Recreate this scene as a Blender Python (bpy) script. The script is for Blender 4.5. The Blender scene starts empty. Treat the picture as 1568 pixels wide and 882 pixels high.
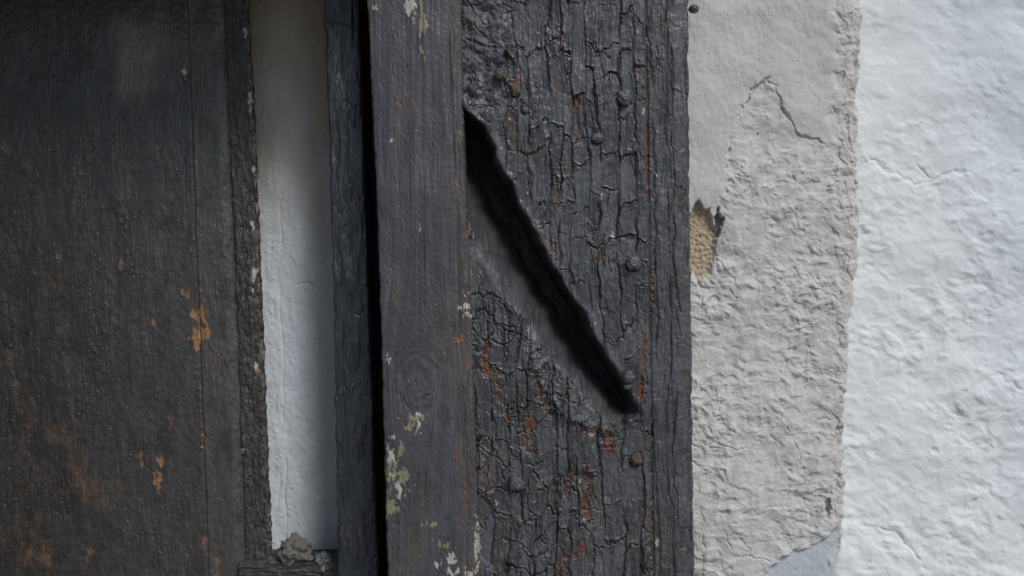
import bpy, math, numpy as np
from mathutils import Vector, noise as mnoise
S=0.0003; D=0.457; CZ=1.5
# ---------------------------------------------------------------- noise
def hsh(ix,iy,seed=0):
    with np.errstate(over='ignore'):
        a=ix.astype(np.int64).astype(np.uint32); b=iy.astype(np.int64).astype(np.uint32)
        h=a*np.uint32(374761393)+b*np.uint32(668265263)+np.uint32((seed*1442695041+12345)&0xffffffff)
        h=(h^(h>>np.uint32(13)))*np.uint32(1274126177)
        h=(h^(h>>np.uint32(16)))*np.uint32(2246822519)
        h=h^(h>>np.uint32(15))
    return h.astype(np.float64)/4294967295.0
TAB=np.random.RandomState(7).rand(65536)*2*np.pi
TC=np.cos(TAB);TS=np.sin(TAB)
PERM=np.random.RandomState(8).permutation(65536).astype(np.int64)
def gn(x,y,seed=0):
    xi=np.floor(x); yi=np.floor(y); xf=x-xi; yf=y-yi
    xi=xi.astype(np.int64)+seed*7919; yi=yi.astype(np.int64)
    u=xf*xf*xf*(xf*(xf*6-15)+10); v=yf*yf*yf*(yf*(yf*6-15)+10)
    p0=PERM[xi&65535]; p1=PERM[(xi+1)&65535]
    def g(p,ox,oy):
        i=PERM[(p+yi+oy)&65535]
        return TC[i]*(xf-ox)+TS[i]*(yf-oy)
    n0=g(p0,0,0)*(1-u)+g(p1,1,0)*u; n1=g(p0,0,1)*(1-u)+g(p1,1,1)*u
    return (n0*(1-v)+n1*v)*1.5
def fbm(x,y,o=4,seed=0,p=0.5):
    s=0;a=1.0
    for i in range(o):
        s=s+a*gn(x*2**i+17.3*i,y*2**i-9.1*i,seed+i*31); a*=p
    return s
def vor(x,y,seed=0,j=0.9):
    xi=np.floor(x); yi=np.floor(y)
    F1=np.full(x.shape,9.0);F2=np.full(x.shape,9.0);I=np.zeros(x.shape)
    for oy in (-1,0,1):
        for ox in (-1,0,1):
            cx=xi+ox;cy=yi+oy
            h1=hsh(cx,cy,seed)
            d=np.hypot(cx+0.5+j*(h1-.5)-x, cy+0.5+j*(hsh(cx,cy,seed+77)-.5)-y)
            idv=(h1*997.13)%1.0
            near=d<F1
            F2=np.where(near,F1,np.minimum(F2,d)); I=np.where(near,idv,I); F1=np.where(near,d,F1)
    return F1,F2,I
def ss(a,b,x):
    t=np.clip((x-a)/(b-a),0,1); return t*t*(3-2*t)
def ridge(n,w): return np.exp(-(n/w)**2)
def cells1(c,seed,row=None):
    if row is None: row=np.zeros_like(c)
    k=np.floor(c)
    b=lambda q:q+0.85*(hsh(q,row,seed)-.5)
    b0=b(k);b1=b(k+1)
    cell=np.where(c<b0,k-1,np.where(c>=b1,k+1,k))
    dl=c-b(cell); dr=b(cell+1)-c
    return np.minimum(dl,dr),np.where(dl<dr,cell,cell+1),cell,dl/(dl+dr+1e-6)
def pdist(px,py,pts):
    m=np.full(px.shape,1e9)
    for (ax,ay),(bx,by) in zip(pts[:-1],pts[1:]):
        dx,dy=bx-ax,by-ay
        t=np.clip(((px-ax)*dx+(py-ay)*dy)/(dx*dx+dy*dy),0,1)
        m=np.minimum(m,np.hypot(px-ax-t*dx,py-ay-t*dy))
    return m
def lin(r,g,b):
    f=lambda c:(c/255/12.92 if c/255<=0.04045 else ((c/255+0.055)/1.055)**2.4)
    return np.array([f(r),f(g),f(b)])
def mix(col,c,m):
    return col*(1-m[...,None])+np.asarray(c)*m[...,None]
def full(px,c): return np.ones(px.shape+(3,))*np.asarray(c)
def blot(px,py,cx,cy,rx,ry,seed=0,rag=0.5,soft=0.15):
    out=np.zeros(px.shape)
    w=(np.abs(px-cx)<2.2*rx+3)&(np.abs(py-cy)<2.2*ry+3)
    if not w.any(): return out
    x=px[w];y=py[w]
    sc=max(2.5,min(rx,ry))
    d=np.hypot((x-cx)/rx,(y-cy)/ry)+rag*(.25+fbm(x/sc*0.8,y/sc*0.4,4,seed,.6))
    out[w]=1-ss(1-soft,1+soft,d)
    return out
# ---------------------------------------------------------------- slabs
def axis(a,b,step,lo=None,hi=None):
    m=np.arange(a,b+step*.5,step)
    L=[];R=[]
    if lo is not None and lo<a:
        n=40; L=a-(a-lo)*((np.arange(n,0,-1)/n)**2.2)
    if hi is not None and hi>b:
        n=40; R=b+(hi-b)*((np.arange(1,n+1)/n)**2.2)
    return np.concatenate([L,m,R])
def slab(name,tcols,pys,Lf,Rf,fn,y0,thick,mat,parent,rnd=3.0,tb=False,uL=0,uR=0):
    t=(tcols-tcols[0])/(tcols[-1]-tcols[0])
    PY=np.repeat(pys[:,None],len(t),1); T=np.repeat(t[None,:],len(pys),0)
    L=Lf(PY[:,0])[:,None];R=Rf(PY[:,0])[:,None]
    PX=L+(R-L)*T
    h,col,rough=fn(PX,PY)
    if rnd>0:
        e=np.minimum(PX-L,R-PX)
        q=np.clip(1-e/rnd,0,1); h=h-rnd*(1-np.sqrt(np.clip(1-q*q,0,1)))
    Y=y0-h*S
    def pad(A,v=None):
        A=np.concatenate([A[:,:1],A,A[:,-1:]],1)
        if v is not None: A[:,0]=v;A[:,-1]=v
        if tb:
            A=np.concatenate([A[:1],A,A[-1:]],0)
            if v is not None: A[0]=v;A[-1]=v
        return A
    PX=pad(PX);PY=pad(PY);Y=pad(Y,y0+thick);rough=pad(rough)
    PX[:,0]+=uL;PX[:,-1]-=uR
    col=np.stack([pad(col[...,i]) for i in range(3)],-1)
    k=(D+y0)/D
    X=(PX-784)*S*k; Z=CZ+(441-PY)*S*k
    ny,nx=X.shape
    co=np.stack([X,Y,Z],-1).reshape(-1,3).astype(np.float32)
    idx=np.arange(nx*ny).reshape(ny,nx)
    f=np.stack([idx[:-1,:-1],idx[1:,:-1],idx[1:,1:],idx[:-1,1:]],-1).reshape(-1,4).astype(np.int32)
    me=bpy.data.meshes.new(name)
    me.vertices.add(len(co)); me.vertices.foreach_set('co',co.ravel())
    me.loops.add(f.size); me.loops.foreach_set('vertex_index',f.ravel())
    me.polygons.add(len(f)); me.polygons.foreach_set('loop_start',np.arange(0,f.size,4,dtype=np.int32))
    me.update(calc_edges=True)
    me.polygons.foreach_set('use_smooth',np.ones(len(f),bool))
    a=me.attributes.new('pigment','FLOAT_COLOR','POINT')
    rgba=np.concatenate([np.clip(col,0,1).reshape(-1,3),np.ones((len(co),1))],1).astype(np.float32)
    a.data.foreach_set('color',rgba.ravel())
    b=me.attributes.new('rough','FLOAT','POINT'); b.data.foreach_set('value',np.clip(rough,0,1).astype(np.float32).ravel())
    me.materials.append(mat)
    ob=bpy.data.objects.new(name,me); bpy.context.collection.objects.link(ob)
    if parent: ob.parent=parent
    return ob
def material(name,sc=(1,1,1),nscale=900,bump=0.15,dist=0.0003,var=0.25,spec=0.5,colr=None,rough=0.5):
    m=bpy.data.materials.new(name);m.use_nodes=True
    nt=m.node_tree;N=nt.nodes;Lk=nt.links;bs=N['Principled BSDF']
    tc=N.new('ShaderNodeTexCoord');mp=N.new('ShaderNodeMapping');mp.inputs['Scale'].default_value=sc
    Lk.new(tc.outputs['Object'],mp.inputs['Vector'])
    nz=N.new('ShaderNodeTexNoise');nz.inputs['Scale'].default_value=nscale;nz.inputs['Detail'].default_value=5;nz.inputs['Roughness'].default_value=.65
    Lk.new(mp.outputs[0],nz.inputs['Vector'])
    mr=N.new('ShaderNodeMapRange');mr.inputs[1].default_value=.3;mr.inputs[2].default_value=.7
    mr.inputs[3].default_value=1-var;mr.inputs[4].default_value=1+var
    Lk.new(nz.outputs[0],mr.inputs[0])
    vm=N.new('ShaderNodeVectorMath');vm.operation='SCALE'
    if colr is None:
        at=N.new('ShaderNodeAttribute');at.attribute_name='pigment';Lk.new(at.outputs['Color'],vm.inputs[0])
        ar=N.new('ShaderNodeAttribute');ar.attribute_name='rough'
        mu=N.new('ShaderNodeMath');mu.operation='MULTIPLY';Lk.new(ar.outputs['Fac'],mu.inputs[0]);Lk.new(mr.outputs[0],mu.inputs[1])
        Lk.new(mu.outputs[0],bs.inputs['Roughness'])
    else:
        vm.inputs[0].default_value=tuple(colr); bs.inputs['Roughness'].default_value=rough
    Lk.new(mr.outputs[0],vm.inputs['Scale']);Lk.new(vm.outputs[0],bs.inputs['Base Color'])
    bs.inputs['Specular IOR Level'].default_value=spec
    bp=N.new('ShaderNodeBump');bp.inputs['Strength'].default_value=bump;bp.inputs['Distance'].default_value=dist
    Lk.new(nz.outputs[0],bp.inputs['Height']);Lk.new(bp.outputs[0],bs.inputs['Normal'])
    return m
def empty(n):
    e=bpy.data.objects.new(n,None);bpy.context.collection.objects.link(e);return e
def I(ys,xs,amp=0,sc=20,seed=0):
    def f(py):
        r=np.interp(py,ys,xs)
        if amp: r=r+amp*fbm(py/sc,py*0+seed*3.7+.37,4,seed,0.6)
        return r
    return f
frame=empty('door_frame'); door=empty('wooden_door')
M_post=material('weathered_black_paint',(1,1,.3),1800,.2,.0002,.16,.6)
M_trim=material('smooth_black_paint',(1,1,.08),2000,.15,.0002,.13,.5)
M_door=material('worn_dark_paint',(1,1,.3),1800,.22,.0003,.22,.5)
M_pl=material('rough_plaster',(1,1,1),900,.3,.0003,.07,.2)
M_wh=material('whitewash',(1,1,1),500,.15,.0004,.03,.2)
YS=axis(-26,908,0.95,-3200,5600)
YD=axis(-26,908,1.15,-3200,5600)
YC=axis(-26,908,1.6,-3200,5600)
NAILS=[(957,149,10.5,0,4.5),(970,403,10.5,0,3.5),(975,704,9.5,1,3.5),(791,741,11,0,3.5),(963,577,8.5,0,5.5),(765,114,8,1,4),(915,211,8,0,2.5),(790,138,8,1,2),(804,168,5,0,1),(961,592,5,0,1)]
# ---------------------------------------------------------------- weathered post
def post(px,py):
    sx=px-np.interp(py,[0,882],[0,12])
    z0=px*0
    wx=sx+9*fbm(px/70,py/210,3,1)+2.6*gn(px/10,py/20,5)+1.1*gn(px/4,py/6,6)
    wy=py+10*fbm(px/40,py/60,3,2)+4*gn(px/9,py/9,9)+1.4*gn(px/4,py/4,28)
    d,bid,cell,u=cells1(wx/22.5,3)
    d=d*22.5
    wv=.7+1.7*ss(-.3,.4,gn(bid*5.1,py/45,12))
    st=ss(-.3,.1,gn(bid*7.31,py/100,11)+.05)
    st=st*(.55+.45*hsh(bid,bid*0,15))
    tilt=(hsh(cell,cell*0,21)-.5)*1.6
    r,rb,rc,v=cells1((wy+tilt*wx)/58+hsh(cell,cell*0,33)*9,5,cell)
    rd=r*58
    n1=fbm(sx/11+.8*gn(px/40,py/80,16),py/150,3,17,.45); c1=ridge(n1,.035)*ss(-.15,.25,gn(px/45,py/110,18))
    n2=fbm(sx/5,py/80,3,19,.5); c2=ridge(n2,.05)*ss(.0,.4,gn(px/30,py/70,20))
    bead=ss(984,992,sx)
    lump=ss(800,765,px+16*gn(px/30,py/30,4))*ss(205,150,py)
    lipys=[150,168,190,225,260,330,410,480,550,590,640]
    lipxs=[700,712,738,757,770,803,851,890,931,955,985]
    lx=np.interp(py,lipys,lipxs)+6*gn(py/55,z0+.7,80)+3.4*gn(py/27,z0+.3,81)
    dd=(px-lx)*.86
    ax=((px-708)*.507+(py-168)*.862)
    near=np.exp(-np.clip(dd,0,99)/11)*ss(-14,0,dd)*ss(-20,10,ax)*ss(560,520,ax)
    s=-dd+1.6*fbm(px/26,py/26,2,84)
    W=np.interp(py,[150,260,350,430,520,600,650],[104,100,92,86,80,68,52])+8*gn(px/35,py/35,83)
    flank=ss(W*1.3,W*.55,s+8*gn(px/18,py/18,26))*ss(-6,2,s)*ss(575,535,ax)*ss(-10,5,ax)
    chunk=ss(930,800,px+(500-py)*.2)*ss(240,420,py)*ss(-.35,.25,gn(px/60,py/90,22)+.05)*(1-flank)
    F1,F2,idv=vor((wx+5*gn(px/20,py/20,71))/23,(wy+6*gn(px/20,py/22,72))/44,19)
    e=F2-F1
    sup=(1-.9*near)*(1-.8*lump)*(1-.75*flank)
    hs=ss(.30,.34,hsh(cell,rb,60))*(1-.7*bead)
    wh=.7+.9*ss(-.3,.4,gn(px/14,py/40,27))
    crackv=np.exp(-(d/wv)**2)*st; crackh=ridge(rd,wh)*hs
    bs_=1-.45*bead
    h=(-3.8*crackv-2.7*crackh)*sup*bs_
    h+=(1.5*np.exp(-((d-3.8)/2.1)**2)*st+1.3*np.exp(-((rd-3.4)/2.1)**2)*hs)*sup*bs_*ss(-.35,.25,gn(px/25,py/35,24)+.1)
    h+=-2.0*c1*(1-.8*near)*(1-.7*lump)*(1-.6*flank)*bs_-1.1*c2*(1-lump)*(1-.8*near)
    h+=((hsh(cell,rc,50)-.5)*3.2)*sup*(1-.6*bead)
    h+=(u-.5)*(hsh(cell,rc,52)-.5)*5*sup*(1-bead)+(v-.5)*(hsh(cell,rc,53)-.5)*4*sup*(1-bead)
    h+=chunk*sup*(1-bead)*(-2.6*ridge(e,.045)+.9*np.exp(-((e-.18)/.1)**2)+(idv-.5)*2.8)
    h+=.36*fbm(px/3.2,py/30,3,40)*(1-.5*lump)*(1-.6*near)+.55*fbm(px/9,py/11,3,41)*(1-.5*near)
    h+=2.4*fbm(px/45,py/110,3,42)
    h+=lump*(5.0*fbm(px/28,py/24,3,43)-2.6*ridge(gn(px/22,py/18,44),.05))
    h+=-3.4*np.exp(-((sx-989)/1.8)**2)*ss(-.5,.1,gn(py/130,z0+.4,45)+.2)
    h+=-2.0*bead-6*ss(1022,1056,sx)**2
    h+=-1.4*np.exp(-((sx-1020)/1.4)**2)*ss(-.3,.2,gn(py/160,z0+.8,46)+.1)
    # ---- the slot
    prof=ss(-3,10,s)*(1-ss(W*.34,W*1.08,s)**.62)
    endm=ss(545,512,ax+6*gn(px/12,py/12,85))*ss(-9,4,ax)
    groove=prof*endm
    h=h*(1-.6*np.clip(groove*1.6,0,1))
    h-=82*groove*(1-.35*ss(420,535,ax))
    h-=3*flank
    h+=flank*1.5*fbm(px/20,py/30,3,86)+groove*.8*fbm(px/10,py/14,3,89)
    h+=3.2*near*np.exp(-((dd-7)/7)**2)+near*3.0*fbm(px/22,py/26,2,88)
    rim=pdist(px,py,[(815,540),(832,590),(850,625),(900,652),(935,662),(975,640)])
    h+=3.4*np.exp(-(rim/6)**2)+3*np.exp(-(rim/11)**2)*fbm(px/8,py/8,3,87)
    for cx,cy,rx,ry,dp in[(773,88,6,9,9),(765,100,9,5,5),(741,214,10,3,4),(947,608,9,12,9),(892,730,13,10,4),(917,672,9,14,5),(765,128,16,6,3),(722,118,6,16,2)]:
        h-=dp*blot(px,py,cx,cy,rx,ry,cx,.5,.4)
    crk=pdist(px,py,[(716,60),(740,70),(768,74),(785,95),(787,120)])
    h-=3*np.exp(-(crk/2)**2)
    nr=np.zeros(px.shape)
    for cx,cy,r_,_,_z in NAILS:
        q=np.hypot(px-cx,py-cy)+2.5*gn(px/6,py/6,47)
        arc=ss(-.6,.6,((py-cy)-(px-cx))/(np.hypot(px-cx,py-cy)+1)+.3*gn(px/5,py/5,48))
        h=h*(1-np.exp(-(q/(r_+5))**4)*.7)
        h+=-2.6*np.exp(-((q-r_-1.2)/1.8)**2)*arc; nr=np.maximum(nr,arc*np.exp(-((q-r_-1)/2.0)**2))
    # ---- pigment, with slot shade painted in
    col=full(px,lin(60,62,66))
    col=mix(col,lin(80,83,89),np.clip(.5+.6*fbm(px/22,py/100,4,90),0,1)*.75)
    col=mix(col,lin(43,43,45),ss(.05,.7,fbm(px/22,py/80,4,91))*.65)
    fl=hsh(cell,rc,57); col=col*(1+(fl-.5)*.55*(sup*(1-bead)))[...,None]
    deep=np.clip(crackv+c1*.8+c2*.5+crackh+chunk*ridge(e,.05)+nr*.8,0,1)*sup
    col=mix(col,lin(20,18,17),deep*.85)
    wg=ss(.25,.75,fbm(px/7,py/90,4,92)+.35*fbm(px/80,py/140,2,93)+.2*ss(600,850,py))
    col=mix(col,lin(84,71,64),wg*.5*(1-near))
    sc=ss(.3,.8,fbm(px/2.6,py/26,3,94)+.5*gn(px/40,py/80,95))
    col=mix(col,lin(126,127,131),sc*.3*(1-.7*near))
    col=mix(col,lin(38,38,40),flank*.45)  # soft shade on the slot's lower slope put into the colour
    orange=lin(116,72,47);brown=lin(86,64,51)
    holes=[(742,532,7,22),(814,655,8,32),(918,388,8,23),(987,548,5,46),(992,240,4,60),(888,735,20,22),(890,845,8,16),(748,565,8,13),(838,618,6,26),(936,680,11,18),(899,770,10,36),(1000,440,4,34),
           (848,380,4,18),(858,55,5,14),(716,356,6,11),(704,520,6,8),(880,160,6,15),(996,800,4,50),(826,602,6,12),(861,860,6,20),(1007,95,3,20),(760,580,5,20),(940,400,3,9),(783,92,7,9),(790,132,8,16),(905,660,15,7),(847,90,5,11),
           (982,600,5,26),(778,640,4,12),(870,500,4,9),(862,260,3,12),(930,620,3,10),(838,30,4,12),(872,110,3,12)]
    for i,(cx,cy,rx,ry) in enumerate(holes):
        m=blot(px,py,cx,cy,rx,ry,200+i,1.1,.12)
        h-=1.8*m
        c=orange if i%3!=2 else brown
        col=mix(col,c*(.6+.35*((i*37)%10)/10),m*.85)
    rnd=(hsh(cell,rc,62)<.06)&(bead<.5)
    rm=np.where(rnd,ss(.4,1.6,d)*ss(.4,2,rd),0)*sup*(1-np.clip(groove*3,0,1))*ss(-.2,.2,fbm(px/6,py/24,3,63))
    col=mix(col,lin(84,66,56),rm*.7); h-=rm*1.8
    a1,a2,ai=vor(px/15,py/17,96)
    sp=np.where(ai<.09,1-ss(.04,.10,a1+.04*gn(px/2,py/2,97)),0)
    col=mix(col,lin(155,152,145),sp*.65)
    b1,b2_,bi=vor(px/8,py/8,98); sp2=np.where(bi<.03,1-ss(.07,.12,b1),0)
    col=mix(col,lin(128,104,84),sp2*.6)
    for cx,cy,rx,ry in[(1006,830,3,6),(904,664,7,4),(731,840,4,26),(760,770,2,5),(985,170,2,6),(740,208,6,2),(938,360,2,7),(921,300,2,6)]:
        col=mix(col,lin(185,178,158),blot(px,py,cx,cy,rx,ry,cx,.9)*.8)
    col=mix(col,lin(9,9,10),np.clip(groove*1.4,0,1)*(1-.8*ss(W*.3,W*.62,s)))  # black paint darkened further: the slot's shadow painted into the colour
    rough=.44+.12*fbm(px/30,py/60,3,99)+.22*wg+.3*deep-.1*near+.06*lump+(fl-.5)*.2
    rough=rough+.35*np.clip(groove*1.5,0,1)
    return h,col,rough
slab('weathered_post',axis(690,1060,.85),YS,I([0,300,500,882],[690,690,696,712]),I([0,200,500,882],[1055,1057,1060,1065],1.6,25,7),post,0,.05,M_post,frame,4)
# ---------------------------------------------------------------- front trim
def trim(px,py):
    sx=px-np.interp(py,[0,330,500,882],[0,14,19,30]); z0=px*0
    kx,ky=640,582
    kr=np.hypot((px-kx)/1.0,(py-ky)/1.35)
    bend=26*np.exp(-(kr/80)**2)*np.sign(px-kx)*np.clip(np.abs(px-kx)/20,0,1)
    gx=px+3*gn(px/60,py/200,2)-bend*.8
    grain=fbm(gx/3.2,py/160,4,3,.6)
    coarse=fbm(gx/14,py/300,3,4)
    kw=np.exp(-(kr/52)**4)
    rings=np.sin(kr/2.3+2.6*fbm(px/30,py/30,2,5))*kw*ss(-.5,.3,gn(px/20,py/20,36))
    h=.26*grain*(1-kw)+.7*coarse+.32*rings+2.0*fbm(px/60,py/120,3,6)+.35*fbm(px/5,py/8,3,7)
    kc=ridge(pdist(px+3*gn(px/8,py/8,35),py,[(640,560),(636,582),(646,606)]),1.0)*ss(-.3,.3,gn(px/9,py/9,37)); h-=1.4*kc
    rt=ss(104,134,sx-562); lf=ss(14,0,sx-562)
    h-=rt*2.0+2.5*ss(128,143,sx-562)*1.5+1.6*lf
    h-=1.5*np.exp(-((sx-684)/2.2)**2)*ss(-.3,.3,gn(py/120,z0+.3,8))
    h+=rt*1.2*fbm(px/4,py/30,3,9)
    cr=ridge(gx-648-6*gn(py/200,z0+.2,10),1.0)*ss(.0,.4,gn(py/90,z0+3.3,11))
    n=fbm(gx/7,py/200,2,31); hc=ridge(n,.03)*ss(-.05,.35,gn(px/30,py/90,32))
    h-=1.3*cr+1.3*hc
    col=full(px,lin(67,67,71))
    col=mix(col,lin(83,84,90),np.clip(.4+.8*coarse,0,1)*.5)
    col=mix(col,lin(52,51,53),ss(.1,.9,grain)*.3*(1-kw))
    col=mix(col,lin(76,66,60),rt*ss(-.3,.5,fbm(px/8,py/60,3,12))*.65)
    col=mix(col,lin(84,77,72),ss(.1,.8,fbm(px/60,py/120,3,13)+.35*ss(560,860,py))*.5)
    col=mix(col,lin(48,46,45),np.clip(.4*ss(.1,.9,rings)+.5*hc+.4*cr+.5*kc,0,1))
    col=mix(col,lin(92,86,82),.35*kw*ss(.1,.9,-rings))
    col=mix(col,lin(104,106,110),.22*ss(.3,.8,fbm(px/12,py/110,4,33)))
    col=mix(col,lin(54,52,52),.35*ss(.1,.7,fbm(px/35,py/60,4,34,.6)))
    a1,a2,ai=vor(px/15,py/19,14)
    sp=np.where(ai<.05,1-ss(.04,.09,a1+.03*gn(px/2,py/2,15)),0); col=mix(col,lin(165,158,145),sp*.65);h+=sp*.5
    b1,b2,bi=vor(px/8,py/10,16);sp=np.where(bi<.03,1-ss(.07,.12,b1),0); col=mix(col,lin(130,96,70),sp*.6)
    yel=lin(142,136,104);wh=lin(190,186,176)
    for i,(cx,cy,rx,ry,c) in enumerate([(649,28,10,34,0),(628,8,8,16,1),(638,640,17,5,0),(630,655,10,6,0),(640,650,4,12,1),(613,728,9,28,0),(598,700,6,22,1),(596,730,5,24,0),(598,778,9,18,0),(611,752,6,10,1),
            (688,856,11,11,1),(680,836,10,5,0),(692,878,10,6,1),(731,835,4,38,1),(722,878,9,8,1),(713,466,6,14,1),(719,484,5,5,1),(576,438,5,9,1),(572,330,4,8,1),(600,215,3,4,1),(574,12,4,6,1),(594,552,4,6,1),(644,350,2,4,1),(660,804,10,4,0)]):
        m=blot(px,py,cx,cy,rx,ry,i+20,1.5,.15); col=mix(col,wh if c else yel,m*.75); h+=.6*m
    for i,(cx,cy,rx,ry) in enumerate([(568,160,5,8),(610,157,5,7),(704,520,8,8),(717,357,6,7),(565,130,3,3),(697,105,3,5),(716,560,4,5),(700,700,4,30),(712,760,4,46),(700,290,3,22)]):
        m=blot(px,py,cx,cy,rx,ry,i+60,1.0,.3); col=mix(col,lin(136,82,52),m*(.7 if i<7 else .35));h-=m*.6
    rough=.45+.12*fbm(px/25,py/80,3,17)+.15*rt
    return h,col,rough
slab('front_trim_board',axis(562,705,.85),YS,I([0,330,500,882],[562,577,583,593],1.0,18,3),I([0,170,300,500,882],[706,709,714,722,735],1.6,14,4),trim,-.0045,.06,M_trim,frame,4,uL=6)
# ---------------------------------------------------------------- rebate strip + dark back of gap
def rebate(px,py):
    sx=px-np.interp(py,[0,882],[0,20])
    h=2.5*fbm(px/16,py/90,4,3)+.5*fbm(px/3,py/14,3,4)
    d,b,c,u=cells1((sx+4*gn(px/20,py/60,5))/16,6); h-=2.2*np.exp(-(d*16/1.1)**2)*ss(-.1,.3,gn(b*3.3,py/80,7))
    F1,F2,idv=vor((sx+4*gn(px/20,py/20,71))/17,(py+6*gn(px/20,py/22,72))/40,19);e=F2-F1
    k=ss(.0,.4,gn(px/40,py/70,23)); h+=k*(-1.4*ridge(e,.05)+(idv-.5)*1.2)
    h-=.12*np.clip(sx-530,0,99)
    col=full(px,lin(38,42,48)); col=mix(col,lin(52,57,66),ss(0,.8,fbm(px/12,py/70,4,8))*.7)
    col=mix(col,lin(22,22,24),k*ridge(e,.06)*.5)
    col=mix(col,lin(88,64,50),ss(.75,1.0,fbm(px/5,py/18,3,9))*.6)
    a1,a2,ai=vor(px/16,py/16,14);sp=np.where(ai<.05,1-ss(.05,.1,a1),0); col=mix(col,lin(140,140,140),sp*.6)
    return h,col,.45+.1*fbm(px/20,py/20,2,10)
slab('rebate_strip',axis(495,556,1.0),YS,I([0,200,500,882],[495,503,511,517],1.6,25,5),I([0,882],[549,580]),rebate,.022,.05,M_post,frame,5,uL=4,uR=0)
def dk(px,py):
    return fbm(px/10,py/40,3,1),full(px,lin(18,18,20)),np.full(px.shape,.8)  # near-black colour stands in for the shade inside the gap
slab('gap_shade_backing',axis(530,760,4),YC,I([0,1],[530,530]),I([0,1],[760,760]),dk,.047,.03,M_post,frame,0)
def shade_beam(px,py):
    return 3*fbm(px/80,py/12,4,1),full(px,lin(50,50,54)),np.full(px.shape,.5)
slab('unseen_shade_beam',axis(0,560,8,-2600),axis(-520,-166,6),I([0,1],[-2600,-2600]),I([0,1],[556,556]),shade_beam,-.05,.13,M_post,frame,4,tb=True)  # unseen beam added above to shade the top of strip and door
# ---------------------------------------------------------------- door leaf
def leaf(px,py):
    o=np.interp(py,[0,882],[0,34]); sx=px-o; z0=px*0
    st1=ss(283,289,sx)
    rgh=ss(342,346,sx+2*gn(py/40,z0+.2,1))
    act=ss(-.4,.3,gn(px/60,py/110,21))
    h=.5*fbm(px/3,py/26,3,2)*(.4+act)+.7*fbm(px/8,py/12,3,3)+2.4*fbm(px/50,py/140,3,4)
    n=fbm(sx/6,py/110,3,6); h-=1.6*ridge(n,.04)*ss(-.05,.4,gn(px/40,py/90,7))
    h+=st1*2.2+ss(289,330,sx)*3-ss(328,342,sx)*4
    h-=2.5*np.exp(-((sx-286)/2.0)**2)+3.5*np.exp(-((sx-343)/2.0)**2)*ss(-.5,0,gn(py/100,z0+.4,8))
    h+=rgh*(2.2+2.0*fbm(px/7,py/20,4,9)+2.2*fbm(px/14,py/50,2,10)-2.4*ridge(fbm(px/9,py/35,3,24),.06))
    a1,a2,ai=vor(px/9,py/9,11); h+=np.where(ai<.22,1.5*(1-ss(.05,.25,a1)),0)*(1-rgh)*act
    left=ss(300,10,px)
    col=full(px,lin(58,57,58))
    col=mix(col,lin(37,33,30),left*.85)  # light fading towards the left, painted into the door colour
    col=mix(col,lin(78,76,74),ss(-.2,.8,fbm(px/8,py/60,4,12,.6))*.35*(1-.4*left))
    col=mix(col,lin(82,79,76),st1*(1-rgh)*.5)
    col=mix(col,lin(68,55,42),ss(.2,.85,fbm(px/26,py/45,5,13,.65)+.25*ss(450,800,py)*left)*.35)
    col=mix(col,lin(28,26,25),ss(.1,.8,fbm(px/30,py/60,5,25,.65))*.4)
    col=mix(col,lin(64,61,58),rgh*.5)
    col=mix(col,lin(34,31,30),rgh*ss(.0,.6,fbm(px/4,py/16,3,14))*.6)
    s1,s2,si=vor(px/10,py/12,15);sp=np.where(si<.07,1-ss(.05,.11,s1+.05*gn(px/3,py/3,16)),0); col=mix(col,lin(140,116,86),sp*.6)
    s1,s2,si=vor(px/6,py/6,17);sp=np.where(si<.06,1-ss(.1,.18,s1),0); col=mix(col,lin(112,108,102),sp*.5)
    tan=lin(152,108,68)
    for i,(cx,cy,rx,ry,k) in enumerate([(307,488,10,26,.9),(297,518,8,16,.85),(282,448,6,6,.8),(245,708,5,12,.8),(243,736,6,11,.8),(214,706,4,14,.45),(186,404,5,6,.5),(150,748,26,20,.12),(105,672,24,18,.1),(10,225,8,8,.2),(72,860,8,20,.3),(50,805,16,24,.1),
            (235,495,5,5,.5),(313,672,4,24,.35),(303,225,3,40,.25),(393,565,5,9,.6),(333,864,5,12,.5),(118,725,12,28,.15),(262,640,4,10,.35),(136,846,5,10,.4),(20,540,18,12,.08),(160,770,20,10,.1),(312,830,4,10,.4),(35,620,12,30,.08),(42,850,7,16,.25),(262,300,3,7,.3),(90,390,4,6,.3),(330,560,3,20,.3)]):
        m=blot(px,py,cx,cy,rx,ry,i+30,1.3,.4 if k>.3 else .8); col=mix(col,tan,m*k); h-=.5*m
    m=blot(px,py,215,85,44,52,91,.7,.7); col=mix(col,lin(124,120,112),m*.5)
    Re=np.interp(py,[0,200,450,650,882],[381,392,401,409,419]); ed=Re-px
    ch=ss(8,2,ed)*ss(.15,.5,fbm(px/6,py/22,3,92)); col=mix(col,lin(130,126,120),ch*.6)
    for cx,cy,rx,ry in[(384,155,3,20),(377,52,4,7),(390,420,4,18),(388,345,3,7),(390,260,3,6),(281,110,3,10),(393,562,4,7),(372,690,3,5)]:
        col=mix(col,lin(185,182,175),blot(px,py,cx,cy,rx,ry,cx,1.0)*.75)
    h-=3*blot(px,py,281,112,5,14,8,.6)
    return h,col,.43+.12*fbm(px/25,py/50,3,93)+.14*rgh
slab('door_leaf',axis(-30,385,1.05,-2600),YD,I([0,1],[-2600,-2600]),I([0,200,450,650,882],[381,392,401,409,419],1.6,18,6),leaf,.040,.02,M_door,door,5,uR=28)
def ledge(px,py):
    h=1.5*fbm(px/12,py/8,4,1)+1.2*fbm(px/30,py/3,3,2)
    col=full(px,lin(54,52,51));col=mix(col,lin(86,82,77),ss(.1,.7,fbm(px/14,py/5,3,3))*.5)
    return h,col,np.full(px.shape,.6)
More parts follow.
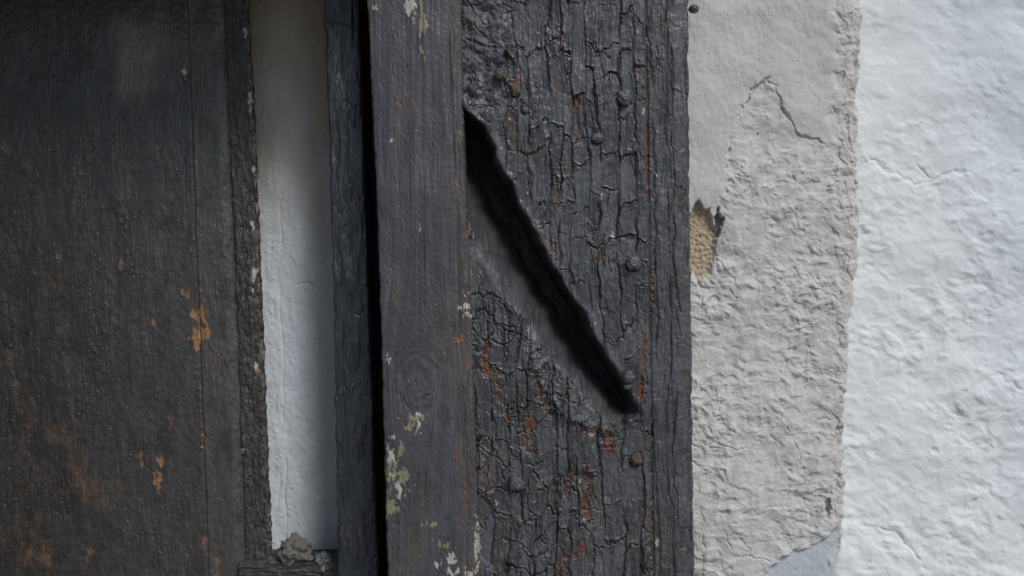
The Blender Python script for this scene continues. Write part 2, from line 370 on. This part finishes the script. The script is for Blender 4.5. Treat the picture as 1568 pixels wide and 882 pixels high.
slab('bottom_rail',axis(350,528,1.2),axis(862,912,1.0,None,5600),I([0,1],[364,364]),I([0,1],[536,536]),ledge,.034,.04,M_door,door,4,tb=True)
# ---------------------------------------------------------------- plaster strip in the gap
def strip(px,py):
    h=1.8*fbm(px/26,py/50,4,1)+.6*fbm(px/6,py/10,3,2)-2.5*ridge(pdist(px,py,[(455,436),(470,432),(486,440)]),1.3)
    h-=2.5*ridge(px-428-np.interp(py,[0,882],[-6,12])-5*gn(py/50,px*0+.3,3),1.2)*ss(.0,.3,gn(py/70,px*0+.6,4))
    h-=1.6*ridge(px-405-py*.03-5*gn(py/60,px*0+.5,13),1.2)*ss(.0,.3,gn(py/60,px*0+.9,14))
    a1,a2,ai=vor(px/14,py/14,5);h+=np.where(ai<.18,1.6*(1-ss(.03,.16,a1)),0)
    col=full(px,[.57,.62,.66]); col=mix(col,lin(166,154,138),ss(500,40,py+120*gn(px/60,py/90,6))*.85)  # shade at the top painted in as a darker, warmer tone
    col=mix(col,lin(132,120,105),ss(430,492,px-py*.02+8*gn(px/20,py/50,7))*.65)  # brown shade towards the right side, painted into the plaster colour
    return h,col,np.full(px.shape,.8)
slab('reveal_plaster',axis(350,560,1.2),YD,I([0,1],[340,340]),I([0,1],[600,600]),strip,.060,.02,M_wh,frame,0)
# ---------------------------------------------------------------- rough plaster wall
wall=empty('plaster_wall')
ED=[(1050,330),(1100,322),(1106,290),(1116,225),(1138,165),(1156,132),(1176,118),(1190,140),(1200,172),(1222,206),(1258,218),(1300,226),(1335,240)]
def plaster(px,py):
    jx=px+5*gn(px/16,py/16,50)+2*gn(px/5,py/5,52);jy=py+5*gn(px/16,py/16,51)+2*gn(px/5,py/5,53)
    ybj=np.interp(jx,[p[0] for p in ED],[p[1] for p in ED])
    soft=ss(1180,1120,px)
    sm=np.clip(.5-(jy-ybj)/(12+50*soft),0,1); sm=sm*sm*(3-2*sm)
    rag=ss(1264,1290,px+14*gn(px/20,py/26,2))
    sm=sm*(1-.9*rag)
    qx=px+4*gn(px/24,py/24,61);qy=py+4*gn(px/24,py/24,62)
    bump=fbm((qx+.3*qy)/25,(qy-.2*qx)/22,4,3,.46)
    b2=fbm(qx/9,qy/8,3,63,.5)
    rgh=3.5*bump+.7*b2
    rgh+=1.7*ss(.1,.6,gn(qx/16,qy/14,68))
    pit=ss(.38,.55,gn(qx/12,qy/11,64)); rgh-=1.7*pit
    calm=ss(-.4,.5,gn(px/80,py/80,65)); rgh=rgh*(.5+.6*calm)
    fl=1.6*fbm(px/50,py/50,3,8)+.5*fbm(px/8,py/12,3,9)
    a1,a2,ai=vor(px/12,py/12,66); fl=fl-np.where(ai<.10,1.3*(1-ss(.04,.14,a1)),0)
    h=rgh*(1-sm)+fl*sm+sm*3.0+6*fbm(px/150,py/120,2,10)
    dl=pdist(jx,jy,ED[4:11]); h-=5.0*ridge(dl,1.4)*ss(-.4,.05,gn(px/25,py/25,11)+.15)
    dl2=pdist(jx,jy,ED[1:6]); h-=1.8*ridge(dl2,1.5)*ss(-.2,.3,gn(px/25,py/25,12))
    for k,pts in enumerate([[(1068,675),(1100,682),(1140,688)],[(1096,590),(1104,640),(1110,660)],[(1208,655),(1225,700),(1215,745)],[(1066,735),(1075,800),(1078,882)],[(1120,800),(1150,850),(1180,860)],[(1240,480),(1300,470)],[(1105,800),(1120,845)]]):
        h-=2.4*ridge(pdist(jx,jy,pts),1.2)*ss(-.3,.2,gn(px/20,py/20,13+k))
    hole=blot(px,py,1072,368,29,58,21,.4,.12); vo=blot(px,py,1100,340,7,22,22,.7,.2)
    h=h*(1-hole)+hole*(-8+2.0*fbm(px/6,py/6,4,23)); h-=14*vo
    pb=np.interp(px,[1150,1180,1215,1245,1275,1290],[905,868,842,838,815,805])
    pm=ss(-3,3,jy-pb)*ss(1165,1180,px)*(1-rag*.6)
    h=h*(1-pm)+pm*(-4+fl); h+=1.2*np.exp(-((jy-pb+4)/3)**2)*ss(1165,1180,px)
    for cx,cy,rx,ry,dp in[(1287,657,5,4,6),(1160,205,2,3,3),(1116,231,3,4,4),(1268,775,5,14,6),(1188,470,3,3,2)]:
        h-=dp*blot(px,py,cx,cy,rx,ry,cx,.5,.4)
    h+=rag*(1.8*fbm(px/18,py/26,4,14)-1.5)-ss(1296,1322,px+8*gn(px/14,py/30,69))*3
    ch=ss(.2,.3,gn(px/15,py/26,71))*rag; h-=2.2*ch
    col=full(px,[.54,.535,.52])
    col=mix(col,[.41,.405,.40],ss(-.1,.7,fbm(px/45,py/55,5,30,.6))*.5)
    col=mix(col,[.52,.52,.51],sm*.6)
    col=mix(col,[.63,.625,.61],ss(.0,.6,bump)*(1-sm)*.5)
    col=mix(col,[.40,.395,.39],ss(.0,.6,-bump)*(1-sm)*.3)
    col=mix(col,[.60,.55,.47],rag*ss(.2,.7,fbm(px/12,py/20,3,31))*.5)
    col=mix(col,lin(178,162,140),hole*.95); col=mix(col,lin(146,124,98),hole*ss(.1,.6,fbm(px/5,py/5,3,32))*.6)
    col=mix(col,lin(50,44,40),vo*.7)
    col=mix(col,[.46,.50,.54],pm*.9)
    col=mix(col,lin(120,100,80),blot(px,py,1268,775,5,14,5,.6)*.6)
    s1,s2,si=vor(px/22,py/22,33);sp=np.where(si<.09,1-ss(.02,.05,s1),0); col=mix(col,lin(100,94,88),sp*.5)
    return h,col,np.full(px.shape,.88)
slab('plaster_coat',axis(1030,1318,1.0),YS,I([0,1],[1030,1030]),I([0,120,250,400,460,500,700,882],[1322,1318,1316,1318,1312,1303,1295,1288],4.0,34,9),plaster,.012,.06,M_pl,wall,7)
# ---------------------------------------------------------------- white wall set back
def whitew(px,py):
    qx=px+5*gn(px/40,py/40,61);qy=py+5*gn(px/40,py/40,62)
    b=fbm((qx+.3*qy)/31,(qy-.3*qx)/25,4,1,.42)
    sm=ss(400,60,py+90*gn(px/80,py/80,4))
    var=.6+.55*ss(-.4,.4,gn(px/110,py/110,75))
    h=(2.5*b+1.3*ss(.15,.6,gn(qx/18,qy/15,68))-.9*ss(.35,.6,gn(qx/19,qy/16,64)))*(1-.45*sm)*var+8*fbm(px/170,py/140,2,6)
    for k,pts in enumerate([[(1300,775),(1340,805),(1385,825),(1415,870)],[(1530,575),(1568,600)],[(1325,245),(1400,280),(1480,262)],[(1400,250),(1440,290)]]):
        h-=2.4*ridge(pdist(px+7*gn(px/15,py/15,8),py+7*gn(px/15,py/15,7),pts),2.8)*ss(-.4,.1,gn(px/30,py/30,70+k))
    h-=3*blot(px,py,1430,690,5,6,3,.4,.5)
    col=full(px,[.72,.75,.765]); col=mix(col,[.60,.66,.71],ss(1380,1568,px+(300-py)*.25)*.5)
    return h,col,np.full(px.shape,.85)
slab('white_wall_face',axis(1255,1600,1.5,None,7000),YC,I([0,1],[1240,1240]),I([0,1],[7000,7000]),whitew,.05,.1,M_wh,wall,0)
# ---------------------------------------------------------------- nails
M_nail=material('painted_nail',(1,1,1),1200,.6,.0004,.35,.5,lin(80,81,85),.45)
M_rust=material('rusty_nail',(1,1,1),1200,.6,.0004,.4,.4,lin(86,72,64),.6)
M_mort=material('mortar_crumb',(1,1,1),500,.8,.001,.3,.2,lin(104,101,96),.9)
def blob(name,px,py,rx,ry,rz,y,mat,parent,amp=.15,fr=2.0,seed=0):
    bpy.ops.mesh.primitive_ico_sphere_add(subdivisions=5,radius=1)
    o=bpy.context.object;o.name=name;o.data.name=name
    k=(D+y)/D
    for v in o.data.vertices:
        n=mnoise.fractal(v.co*fr+Vector((seed*3.1,0,0)),.8,2.0,4)
        p=v.co*(1+amp*n)
        v.co=Vector((p.x*rx*S,p.y*rz*S,p.z*ry*S))
    o.location=((px-784)*S*k,y,CZ+(441-py)*S*k)
    o.data.materials.append(mat); bpy.ops.object.shade_smooth(); o.parent=parent
    return o
for i,(x,y,r,m,z) in enumerate(NAILS):
    blob('nail_head_%d'%(i+1),x,y,r*(1+.1*math.sin(i*2.3)),r*(1+.1*math.cos(i*1.7)),r*.55,-z*S-.0003,M_rust if m else M_nail,frame,.25,1.7,i)
blob('mortar_lump',452,844,26,24,22,.038,M_mort,door,.4,1.8,5)
blob('paint_crumb',494,862,14,19,12,.036,M_nail,door,.4,1.8,8)
blob('bolt_end',1062,14,8,6,12,.004,M_nail,frame,.15,1.5,2)
# ---------------------------------------------------------------- ground
M_gr=material('paving',(1,1,1),60,.4,.002,.25,.3,(.22,.21,.19),.9)
bpy.ops.mesh.primitive_plane_add(size=300,location=(0,0,0)); g=bpy.context.object; g.name='pavement'; g.data.materials.append(M_gr)
# ---------------------------------------------------------------- light
v=Vector((.64,-1,1.15))
sd=bpy.data.lights.new('sun','SUN'); sd.energy=2.1; sd.angle=math.radians(20); sd.color=(1,.955,.905)
so=bpy.data.objects.new('sun',sd); bpy.context.collection.objects.link(so)
so.rotation_euler=v.to_track_quat('Z','Y').to_euler(); so.location=(1,-2,4)
w=bpy.data.worlds.new('World');bpy.context.scene.world=w;w.use_nodes=True
nt=w.node_tree;bg=nt.nodes['Background'];sk=nt.nodes.new('ShaderNodeTexSky');sk.sky_type='NISHITA';sk.sun_disc=False
sk.sun_elevation=math.asin(v.normalized().z);sk.sun_rotation=math.atan2(v.x,v.y)
nt.links.new(sk.outputs[0],bg.inputs[0]);bg.inputs[1].default_value=.09
# ---------------------------------------------------------------- camera
cd=bpy.data.cameras.new('cam');cd.sensor_width=36;cd.lens=36*D/(1568*S);cd.clip_start=.01;cd.clip_end=1000
cd.dof.use_dof=True;cd.dof.focus_distance=D+.002;cd.dof.aperture_fstop=16
co=bpy.data.objects.new('camera',cd);bpy.context.collection.objects.link(co)
co.location=(0,-D,CZ);co.rotation_euler=(math.pi/2,0,0)
sc=bpy.context.scene;sc.camera=co
sc.view_settings.view_transform='Standard';sc.view_settings.look='None';sc.view_settings.exposure=0
